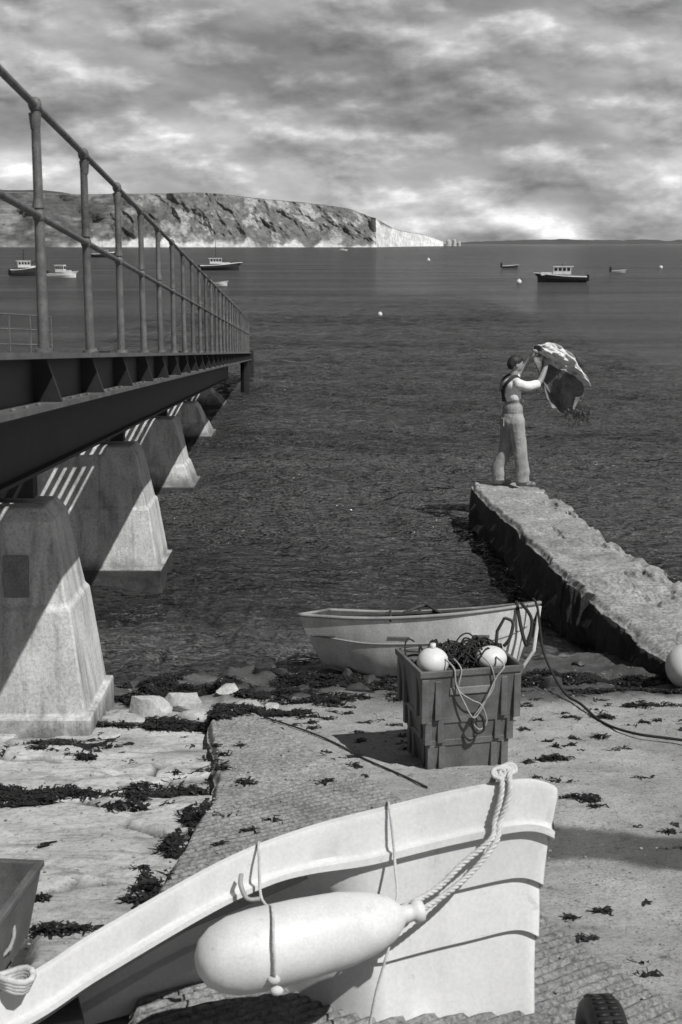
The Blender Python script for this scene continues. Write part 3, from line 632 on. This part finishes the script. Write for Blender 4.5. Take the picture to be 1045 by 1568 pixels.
# ------------------------------------------------------------------ foreground workboat
def workboat():
    E=empty('white_boat')
    SP=[(.845,5.36,1.755),(.84,5.31,1.80),(.72,5.31,1.825),(.45,5.29,1.785),(.17,5.24,1.735),(-.14,5.12,1.70),(-.44,4.94,1.65),(-.855,4.65,1.52),(-1.15,4.42,1.427),(-1.9,3.95,1.3),(-2.6,3.5,1.24)]
    P=smooth_pts(SP,9); n=len(P)
    cum=[0]
    for i in range(1,n): cum.append(cum[-1]+(P[i]-P[i-1]).length)
    A=Vector((-.40,.84,-.60)); AH=Vector((-.43,.90,0))
    hbx=[0,.06,.18,.45,.8,1.3,2.2,3.0,4.2]; hby=[.0,.12,.30,.48,.56,.58,.56,.55,.52]
    Rt=[(.015,0),(-.012,.004),(-.022,.03),(-.022,.15),(-.030,.165),(-.052,.168),(-.056,.195),(-.018,.204),(-.034,.33),(-.046,.395),(-.018,.40),(-.055,.50),(-.085,.60),(-.060,.605),(-.10,.74),(-.15,.88),(-.17,.98)]
    Lt=[(.010,0),(-.008,.004),(-.014,.02),(-.004,.125),(-.008,.135),(-.036,.138),(-.038,.158),(.06,.166),(.18,.182),(.30,.21),(.36,.25),(.42,.30),(.50,.37),(.54,.43),(.58,.55),(.61,.71),(.63,.87)]
    m=len(Rt); near=[];far=[];cen=[]
    for i in range(n):
        u=cum[i]; hb=float(np.interp(u,hbx,hby)); w=float(sst(.80,1.25,u)); ks=min(1,hb/.45)
        rn=[];rf=[]
        for j in range(m):
            inn=(Rt[j][0]*(1-w)+Lt[j][0]*w); dn=Rt[j][1]*(1-w)+Lt[j][1]*w
            if inn>0: inn*=ks
            p=P[i]+AH*inn-Vector((0,0,dn)); q=P[i]+A*(2*hb-min(inn,hb))-Vector((0,0,dn*.7))
            g=gbase(p.x,p.y)-.02; p.z=max(p.z,float(g)); g=float(gbase(q.x,q.y))-.02; q.z=max(q.z,g)
            rk=.17*(1-float(sst(0,.5,u)))*dn; p.x-=rk; q.x-=rk
            rn.append(p); rf.append(q)
        c=P[i]+A*hb*1.05-Vector((0,0,1.0)); c.z=max(c.z,float(gbase(c.x,c.y))-.02); c.x-=.17*(1-float(sst(0,.5,u)))
        near.append(rn);far.append(rf);cen.append(c)
    rows=[near[i]+[cen[i]]+far[i][::-1] for i in range(n)]; k=len(rows[0])
    mb=MB(); flat=[p for r in rows for p in r]
    mb.add(flat,[(i*k+j,i*k+j+1,(i+1)*k+j+1,(i+1)*k+j) for i in range(n-1) for j in range(k-1)])
    mb.add(rows[-1],[tuple(range(k))]); mb.add(rows[0],[tuple(reversed(range(k)))])
    o=mb.obj('hull',M['white'],E,smooth=True); 
    es=o.modifiers.new('split','EDGE_SPLIT'); es.split_angle=math.radians(28)
    mb=MB(); inner=[]
    for i in range(3,n):
        hb=float(np.interp(cum[i],hbx,hby)); 
        a=P[i]+A*.03; b_=P[i]+A*.1-Vector((0,0,.2)); c_=P[i]+A*(2*hb-.1)-Vector((0,0,.2)); d_=P[i]+A*(2*hb-.03)
        inner.append([a,b_,c_,d_])
    flat=[p for r in inner for p in r]; mb.add(flat,[(i*4+j,(i+1)*4+j,(i+1)*4+j+1,i*4+j+1) for i in range(len(inner)-1) for j in range(3)]); mb.add(inner[-1],[(0,1,2,3)])
    mb.obj('inner_skin',M['greyhull'],E,smooth=True)
    mb=MB()
    for f in(.5,.72): i=int(f*n); hb=float(np.interp(cum[i],hbx,hby)); mb.beam(P[i]+A*.06-Vector((0,0,.12)),P[i]+A*(2*hb-.06)-Vector((0,0,.12)),.22,.03)
    mb.obj('thwarts',M['timber'],E,bevel=.005)
    a=Vector((-.40,4.68,1.405)); b_=Vector((.165,4.90,1.44)); d=(b_-a); L=d.length; 
    prof=[(-.13,.0),(-.125,.04),(-.10,.082),(-.05,.116),(.02,.138),(.12,.147),(.3,.145),(.48,.135),(.6,.112),(.68,.082),(.72,.05),(.735,.034),(.78,.032),(.79,.045),(.82,.04),(.83,.0)]
    mb=MB(); dn=d.normalized(); mb.tube([a+dn*x*L/.66 for x,r in prof],[max(r,.001) for x,r in prof],36)
    mb.obj('fender',M['fender'],E,smooth=True)
    def twist(pts,r,name,m,n=10):
        Q=smooth_pts(pts,n); mb=MB()
        R=[Q[0]]
        for q in Q[1:]:
            while (q-R[-1]).length>.008: R.append(R[-1]+(q-R[-1]).normalized()*.008)
        for s_ in range(3):
            PP=[]
            for i,p in enumerate(R):
                t=(R[min(i+1,len(R)-1)]-R[max(0,i-1)]); 
                if t.length<1e-6: t=Vector((0,0,1))
                t.normalize(); e1=t.cross(Vector((.3,-.9,.2))).normalized(); e2=t.cross(e1); a=i*.008/(r*5.5)*2*math.pi+s_*2.094
                PP.append(p+(e1*math.cos(a)+e2*math.sin(a))*r*.52)
            mb.tube(PP,r*.55,6)
        mb.obj(name,m,E,smooth=True)
    twist([(.60,5.55,1.66),(.62,5.36,1.84),(.63,5.285,1.84),(.625,5.255,1.78),(.60,5.24,1.68),(.585,5.19,1.63),(.47,5.14,1.55),(.36,5.06,1.48),(.22,4.96,1.45)],.012,'bow_rope_1',M['ropew'])
    twist([(.64,5.50,1.70),(.655,5.36,1.845),(.66,5.285,1.85),(.655,5.25,1.78),(.62,5.235,1.68),(.60,5.18,1.62),(.50,5.12,1.52),(.37,5.04,1.45),(.24,4.94,1.42)],.012,'bow_rope_2',M['ropew'])
    mb=MB()
    for k in range(5): 
        c=Vector((.62+.012*k,5.30+.012*k,1.855)); mb.tube([c+Vector((.026*math.cos(a),.03*math.sin(a)*.6,.014*math.sin(a))) for a in np.linspace(0,6.3,12)],.009,6)
    mb.obj('rope_knot',M['ropew'],E,smooth=True)
    twist([(.18,5.35,1.70),(.185,5.26,1.75),(.19,5.205,1.735),(.205,5.185,1.60),(.21,5.13,1.52),(.215,5.06,1.47),(.20,4.93,1.43)],.006,'fender_line_1',M['ropew'])
    twist([(-.31,5.12,1.64),(-.31,5.02,1.685),(-.305,4.965,1.66),(-.30,4.93,1.53),(-.275,4.85,1.52),(-.245,4.72,1.57),(-.235,4.60,1.52),(-.23,4.57,1.42),(-.235,4.59,1.35)],.006,'fender_line_2',M['ropew'])
    twist([(.20,4.95,1.42),(.18,4.88,1.35),(.13,4.85,1.17),(.10,4.86,1.0),(.07,4.83,.92)],.006,'fender_line_3',M['ropew'])
    mb=MB()
    for c in((-.235,4.585,1.37),(-.225,4.58,1.33)):
        mb.ell(c,(.024,.02,.017),12,8)
    mb.ell((.20,4.93,1.42),(.035,.028,.028),12,8)
    mb.obj('knots',M['ropew'],E,smooth=True)
    mb=MB(); mb.tube(smooth_pts([(-.37,4.935,1.60),(-.37,4.90,1.575),(-.345,4.88,1.53),(-.30,4.89,1.525)],5),[.009]*16,8)
    mb.obj('cleat',M['greyhull'],E,smooth=True)
    mb=MB()
    for k in range(4):
        c=Vector((-1.10,4.42,1.44+.012*k)); mb.tube([c+Vector(((.045+.006*k)*math.cos(a),(.04)*math.sin(a),.01*math.sin(a*2))) for a in np.linspace(0,6.4,14)],.012,6)
    mb.obj('rope_coil',M['ropew'],E,smooth=True)
    mb=MB(); mb.box((.3,5.7,float(gbase(.3,5.7))+.05),(.5,.2,.12),.2); mb.box((-1.2,5.0,float(gbase(-1.2,5.0))+.06),(.4,.25,.14),.3); mb.obj('chocks',M['timber'],E,bevel=.01)
workboat()
E=empty('trailer_wheel',(.935,4.62,float(gbase(.93,4.6))+.135),math.radians(4)); E.scale=(.74,.74,.74); mb=MB()
prof=[(-.06,.13),(-.085,.17),(-.09,.22),(-.08,.255),(-.05,.275),(.05,.275),(.08,.255),(.09,.22),(.085,.17),(.06,.13)]; n=40
V=[(x,r*math.cos(a),r*math.sin(a)) for x,r in prof for a in [2*math.pi*j/n for j in range(n)]]
mb.add(V,[(i*n+j,i*n+(j+1)%n,(i+1)*n+(j+1)%n,(i+1)*n+j) for i in range(9) for j in range(n)])
for j in range(n): 
    a=2*math.pi*j/n
    for x in(-.03,.03): mb.box((x,.277*math.cos(a),.277*math.sin(a)),(.05,.02,.008),R=Matrix.Rotation(a-math.pi/2,3,'X'))
mb.obj('tyre',M['black'],E,smooth=True); mb=MB(); mb.tube([(-.07,0,0),(.07,0,0)],[.135,.135],24); mb.tube([(-.1,0,0),(.12,0,0)],.03,12); mb.obj('hub',M['greyhull'],E)
E=empty('plastic_tub',(-1.78,5.75,float(gbase(-1.6,5.8))+.0),math.radians(-6)); mb=MB()
def tbox(w,d,h,t=.025,k=.85):
    r=lambda z,kk,i:[(sx*(w/2*kk-i),sy*(d/2*kk-i),z) for sx,sy in((-1,-1),(1,-1),(1,1),(-1,1))]
    lv=[r(0,k,0),r(h-.03,1,0),r(h-.03,1.03,0),r(h,1.03,0),r(h,1,t),r(.05,k,t)]
    V=[p for q in lv for p in q]; F=[(3,2,1,0),(20,21,22,23)]+[(a*4+j,a*4+(j+1)%4,(a+1)*4+(j+1)%4,(a+1)*4+j) for a in range(5) for j in range(4)]
    mb.add(V,F)
tbox(.75,.75,.34); mb.obj('tub',M['bin'],E,bevel=.02,seg=3)
mb=MB(); 
for k in range(9):
    P=[]; cx=random.uniform(-.2,.25); cy=random.uniform(-.2,.2); a0=random.random()*6
    for i in range(12): a=a0+i*.6; P.append((cx+.12*math.cos(a),cy+.1*math.sin(a),.14+.05*math.sin(a*1.7+k)))
    mb.tube(smooth_pts(P,3),.009,5)
mb.obj('rope_in_tub',M['ropeg'],E,smooth=True)
# ------------------------------------------------------------------ man
def man():
    E=empty('man',(2.36,19.42,.60),math.radians(14))
    prims=[]; mb=MB()
    def chain(P,R,lab,n=16,flat=1.0):
        PP=smooth_pts(P,4); k=len(PP); RR=np.interp(np.linspace(0,len(P)-1,k),range(len(P)),R)
        mb.tube(PP,list(RR),n,flat=flat); mb.ell(PP[0],RR[0]*.995,n,10); mb.ell(PP[-1],RR[-1]*.995,n,10)
        for i in range(k): prims.append((np.array(PP[i]),RR[i],lab))
    def el(c,r,lab,R=None):
        mb.ell(c,r,20,14,R=R); 
        rs=np.array(r if hasattr(r,'__len__') else (r,r,r))
        prims.append((np.array(c),float(rs.min()),lab))
    for sy,fx,hx in((-1,.11,.01),(1,-.14,-.03)):
        y=sy*.090; fy=sy*.12
        chain([(hx,y,.90),(hx+(fx-hx)*.4+.025,y*1.08,.52),(fx-.005,fy,.28),(fx,fy,.12)],[.122,.104,.094,.094],0)
        chain([(fx-.05,fy,.055),(fx+.05,fy,.05),(fx+.16,fy+sy*.02,.035)],[.045,.045,.034],4,12)
        mb.tube([(fx,fy,.075),(fx,fy,.15)],[.098,.095],18); prims.append((np.array((fx,fy,.11)),.098,0))
    el((-.01,0,.95),(.142,.175,.15),0); el((-.07,0,.90),(.095,.15,.13),0)
    el((-.01,0,1.08),(.132,.165,.17),0)
    el((-.015,0,1.27),(.124,.176,.20),1); el((-.03,0,1.38),(.114,.190,.12),1)
    chain([(0,-.16,1.44),(-.01,0,1.46),(0,.16,1.44)],[.068,.07,.068],1)
    chain([(-.01,0,1.47),(.015,0,1.585)],[.056,.050],2)
    el((.03,0,1.685),(.095,.074,.115),2); el((.065,0,1.635),(.06,.052,.055),2); el((.095,0,1.62),(.025,.028,.022),2)
    el((.128,0,1.668),(.022,.013,.022),2); el((.112,0,1.69),(.016,.012,.03),2); el((.118,0,1.64),(.012,.022,.010),2); el((.108,0,1.715),(.016,.045,.012),2)
    for s in(-1,1): el((.015,s*.078,1.672),(.022,.012,.032),2)
    el((.010,0,1.722),(.103,.084,.088),3); el((-.040,0,1.69),(.060,.074,.080),3); el((.075,0,1.765),(.045,.055,.028),3)
    hands=[]
    chain([(0,-.185,1.435),(.12,-.215,1.40),(.25,-.18,1.42)],[.072,.068,.060],1)
    chain([(.17,-.205,1.405),(.30,-.16,1.44),(.38,-.12,1.56),(.43,-.09,1.67)],[.045,.043,.038,.029],2)
    hands.append(((.43,-.09,1.67),Vector((.45,.12,.88)).normalized(),Vector((.1,-.98,.1))))
    chain([(0,.185,1.435),(.11,.21,1.50)],[.068,.062],1)
    chain([(.08,.205,1.48),(.20,.20,1.60),(.29,.12,1.76)],[.048,.042,.030],2)
    hands.append(((.29,.12,1.76),Vector((.45,-.2,.85)).normalized(),Vector((.2,.95,.1))))
    for w,d,nrm in hands:
        w=Vector(w); side=d.cross(nrm).normalized(); nrm=side.cross(d).normalized()
        chain([w-d*.02,w+d*.03,w+d*.075],[.028,.032,.034],2,10,)
        for k,(o,L) in enumerate(((-.030,.062),(-.010,.075),(.011,.070),(.030,.054))):
            b0=w+d*.08+side*o; b1=b0+d*L*.45+nrm*.004; b2=b1+d*L*.15-nrm*L*.45; b3=b2-d*L*.35-nrm*L*.1
            chain([b0-d*.03,b0,b1,b2,b3],[.0095,.0100,.0095,.009,.0085],2,8)
        t0=w+d*.03-side*.032; chain([t0,t0+d*.03-side*.025-nrm*.01,t0+d*.055-side*.02-nrm*.035],[.012,.0115,.010],2,8)
    me=bpy.data.meshes.new('tmp'); me.from_pydata(mb.v,[],mb.f); o=bpy.data.objects.new('tmp',me); S.collection.objects.link(o)
    r=o.modifiers.new('r','REMESH'); r.mode='VOXEL'; r.voxel_size=.0075
    s=o.modifiers.new('s','SMOOTH'); s.factor=.5; s.iterations=4
    dg=bpy.context.evaluated_depsgraph_get(); ev=o.evaluated_get(dg); me2=bpy.data.meshes.new_from_object(ev); bpy.data.objects.remove(o)
    co=np.zeros(len(me2.vertices)*3); me2.vertices.foreach_get('co',co); co=co.reshape(-1,3)
    C=np.array([p[0] for p in prims]); Rr=np.array([p[1] for p in prims]); Lb=np.array([p[2] for p in prims])
    lab=np.zeros(len(co),int)
    for i in range(0,len(co),4000):
        dd=np.linalg.norm(co[i:i+4000,None]-C[None],axis=2)-Rr[None]; lab[i:i+4000]=Lb[dd.argmin(1)]
    wob=.02*np.sin(co[:,1]*22)
    torso=(lab==1)&(np.abs(co[:,1])<.178)&(co[:,0]<.15)&(co[:,0]>-.17)
    lab[torso&(co[:,2]<1.20+wob)]=0
    lab[(lab==0)&(co[:,2]>1.20+wob)]=1
    bib=(lab==1)&(np.abs(co[:,1])<.12)&(co[:,0]>.03)&(co[:,2]<1.38); lab[bib]=0
    no=np.zeros(len(co)*3); me2.vertices.foreach_get('normal',no); no=no.reshape(-1,3)
    f=(fbm(co[:,0]*6+co[:,1]*7,co[:,2]*5,4,150)-.5)*.034*((lab==0)|(lab==1))+.004*np.sin(co[:,2]*45+co[:,1]*25+7*fbm(co[:,0]*5,co[:,2]*5,2,151))*(lab==0)*(1-sst(.2,.4,co[:,2]))
    co=co+no*f[:,None]; me2.vertices.foreach_set('co',co.ravel())
    ms=[M['dunga'],M['shirt'],M['skin'],M['hair'],M['boot']]
    me2.materials.clear()
    for m in ms: me2.materials.append(m)
    mi=[]
    for p in me2.polygons:
        l=[lab[v] for v in p.vertices]; mi.append(int(max(set(l),key=l.count)))
    me2.polygons.foreach_set('material_index',mi); me2.polygons.foreach_set('use_smooth',[True]*len(me2.polygons)); me2.update()
    ob=bpy.data.objects.new('body',me2); S.collection.objects.link(ob); ob.parent=E
    mb=MB()
    for s_ in(-1,1): mb.ell((.108,s_*.030,1.695),(.010,.012,.008),8,6)
    mb.obj('eyes',M['hair'],E)
    mb=MB()
    for s_ in(-1,1):
        mb.tube(smooth_pts([(-.135,-s_*.03,1.18),(-.158,s_*.03,1.34),(-.125,s_*.10,1.46),(-.02,s_*.11,1.533),(.07,s_*.10,1.46),(.120,s_*.08,1.36)],6),.022,8,flat=.35)
    mb.obj('straps',M['strap'],E)
    mb=MB(); mb.box((-.170,-.05,.90),(.02,.10,.11)); mb.obj('back_pocket',M['dunga'],E,bevel=.005)
    nu,nv=120,110; u,v=np.meshgrid(np.linspace(0,1,nu),np.linspace(0,1,nv))
    top=np.array([(.26,.12,1.84),(.36,.15,1.95),(.55,.12,1.94),(.78,.02,1.86),(.96,-.05,1.74)])
    mid=np.array([(.38,.10,1.62),(.48,.18,1.50),(.66,.22,1.42),(.84,.10,1.44),(1.02,-.02,1.50)])
    bot=np.array([(.52,.08,1.18),(.60,.10,1.05),(.74,.12,.98),(.88,.05,1.00),(1.02,.0,1.14)])
    def cv(a): return [np.interp(u,np.linspace(0,1,5),a[:,k]) for k in range(3)]
    T_,Mi,B_=cv(top),cv(mid),cv(bot); Q=[ (1-v)**2*T_[k]+2*v*(1-v)*(2*Mi[k]-.5*T_[k]-.5*B_[k])+v**2*B_[k] for k in range(3)]
    fold=.05*np.sin((u*1.2+v*.6)*11+2*np.sin(v*4))*(.3+u)+.12*(fbm(u*4+v*2,v*3-u*2,3,160,.5)-.5)
    Q[1]=Q[1]-fold+.18*np.sin(np.pi*u)*np.sin(np.pi*v); Q[0]=Q[0]+.06*(fbm(u*3.5,v*3.5,3,162)-.5)+.03*np.sin(v*9)*u; Q[2]=Q[2]+.07*(fbm(u*3.5+3,v*3.5,3,163)-.5)+.012*np.sin(u*22)*v
    g=gridmesh('cloth',Q[0],Q[1],Q[2],M['cloth'],True,parent=E); sdm=g.modifiers.new('t','SOLIDIFY'); sdm.thickness=.004
    u2,v2=np.meshgrid(np.linspace(0,1,90),np.linspace(0,1,120))
    wd=.05+.24*np.sin(np.pi*np.clip(v2*.86+.10,0,1))**1.3
    cx=.30+.72*sst(-.15,1.05,v2)+.04*v2; cz=1.95+.05*np.sin(v2*3.0)-.56*v2**2.2
    ang=np.interp(v2,[0,.5,1],[-1.4,-1.95,-2.9])
    w_=fbm(u2*1.6+v2*2,v2*3.2,3,172,.5)-.5; r_=np.abs(fbm(u2*1.8-v2*2.5,v2*3+u2*2,3,174,.5)-.5)
    qx=cx+np.cos(ang)*wd*u2+.05*(fbm(u2*2.5,v2*4,3,170)-.5)
    qz=cz+np.sin(ang)*wd*u2+.05*(fbm(u2*2.5+7,v2*4,3,171)-.5)
    qy=-.10-.12*np.sin(u2*math.pi*1.05)-.04*v2-.16*w_+.50*r_+.03*np.sin((u2*2-v2*3)*7)
    g=gridmesh('cloth_lining',qx,qy,qz,M['clothl'],True,parent=E); sdm=g.modifiers.new('t','SOLIDIFY'); sdm.thickness=.004
    mb=MB(); random.seed(5)
    for _ in range(420):
        r=random.random(); x=.72+.42*random.random()**.8; z=1.04-.20*r*random.random()-.10*(x-.72)+random.gauss(0,.03); y=random.gauss(.03,.07); d=Vector((random.gauss(0,1),random.gauss(0,1),random.gauss(-.5,1))).normalized()*random.uniform(.01,.045)
        mb.tube([(x,y,z),Vector((x,y,z))+d],.004,4)
    mb.obj('shaken_out_weed',M['weed'],E)
man()
# ------------------------------------------------------------------ moored boats
def boat(name,x,y,L,rz,hullm,cab=True,mast=2.0,h=.9,cabpos=-.05,cabl=.3,rails=False):
    E=empty(name,(x,y,0),rz); mb=MB(); ns=16; rows=[]
    for i in range(ns+1):
        u=i/ns; B=L*.17*(1 if u<.55 else max(.01,1-((u-.55)/.45)**2)); sh=h*(.62+.42*u**2); X_=L*(u-.5)
        rows.append([(X_+ (0 if u<.9 else .08*L*(u-.9)/.1),-B,sh),(X_,-B*.95,sh*.55),(X_,-B*.55,-.15),(X_,B*.55,-.15),(X_,B*.95,sh*.55),(X_+ (0 if u<.9 else .08*L*(u-.9)/.1),B,sh)])
    k=6; fl=[p for r in rows for p in r]; mb.add(fl,[(i*k+j,(i+1)*k+j,(i+1)*k+j+1,i*k+j+1) for i in range(ns) for j in range(k-1)],0)
    mb.add(rows[0],[tuple(range(k))],0)
    mb.add([p for r in rows for p in ((r[0][0],r[0][1]*.97,r[0][2]-.12),(r[5][0],r[5][1]*.97,r[5][2]-.12))],[(2*i,2*i+1,2*i+3,2*i+2) for i in range(ns)],1)
    for s in(0,5): mb.tube([r[s] for r in rows],.05*L/5,5,1)
    if cab:
        c=L*cabpos; mb.box((c,0,h*.8+.45),(L*cabl,L*.24,.75),mi=1); mb.box((c-.02*L,0,h*.8+.86),(L*cabl*1.15,L*.27,.07),mi=1)
        n=4
        for q in range(n): mb.box((c-L*cabl*.36+q*L*cabl*.24,-L*.122,h*.8+.58),(L*cabl*.17,.03,.3),mi=2); mb.box((c-L*cabl*.36+q*L*cabl*.24,L*.122,h*.8+.58),(L*cabl*.17,.03,.3),mi=2)
        mb.box((c+L*cabl*.52-.04,0,h*.8+.58),(.06,L*.2,.3),mi=2)
        mb.box((c+L*cabl*.85,0,h*.8+.12),(L*cabl*.7,L*.2,.28),mi=1)
    if mast: mb.tube([(L*cabpos,0,h),(L*cabpos,0,h+mast)],.035,5,2); mb.tube([(L*cabpos-.3,0,h+mast*.7),(L*cabpos+.3,0,h+mast*.7)],.02,4,2)
    if rails:
        mb.tube([(L*.2,-L*.14,h*1.3),(L*.5,0,h*1.55),(L*.2,L*.14,h*1.3)],.02,4,2)
    mb.box((-L*.5-.12,0,.45),(.25,.3,.7),mi=2)
    mb.obj('hull_and_cabin',[hullm,M['whitedirty'],M['glass']],E)
boat('motor_boat',22.7,148,5.0,math.radians(172),M['darkhull'],mast=1.0,cabpos=.0,cabl=.36)
boat('fishing_boat',-38.5,176,3.7,math.radians(20),M['darkhull'],mast=2.0,h=1.2,cabl=.4,rails=True)
boat('small_cruiser',-32.5,168,3.4,math.radians(-10),M['white'],mast=.0,h=.7,cabl=.3)
boat('cabin_cruiser',-18.0,214,5.8,math.radians(8),M['darkhull'],mast=3.2,h=1.1,cabpos=-.1,cabl=.3)
boat('speedboat',-11.5,135,1.9,math.radians(-25),M['white'],cab=False,mast=0,h=.45)
boat('workboat',-69,420,7.0,math.radians(30),M['darkhull'],mast=4.5,h=1.5,cabl=.4)
boat('inflatable_dinghy',27.5,235,2.6,math.radians(5),M['darkhull'],cab=False,mast=0,h=.5)
boat('inflatable_dinghy.001',37.5,195,1.9,math.radians(-5),M['greyhull'],cab=False,mast=0,h=.45)
boat('yacht_tender',1.0,800,5,math.radians(-5),M['white'],cab=True,mast=3,h=.7)
for (x,y,r) in [(17.8,144,.26),(2.15,79,.13),(51,230,.3),(20,330,.4)]:
    mb=MB(); mb.ell((0,0,r*.5),(r,r,r),14,10); mb.tube([(0,0,r*1.4),(0,0,r*1.8)],r*.15,6); o=mb.obj('mooring_float',M['fender'],smooth=True); o.location=(x,y,0)
print('objects',len(bpy.data.objects))
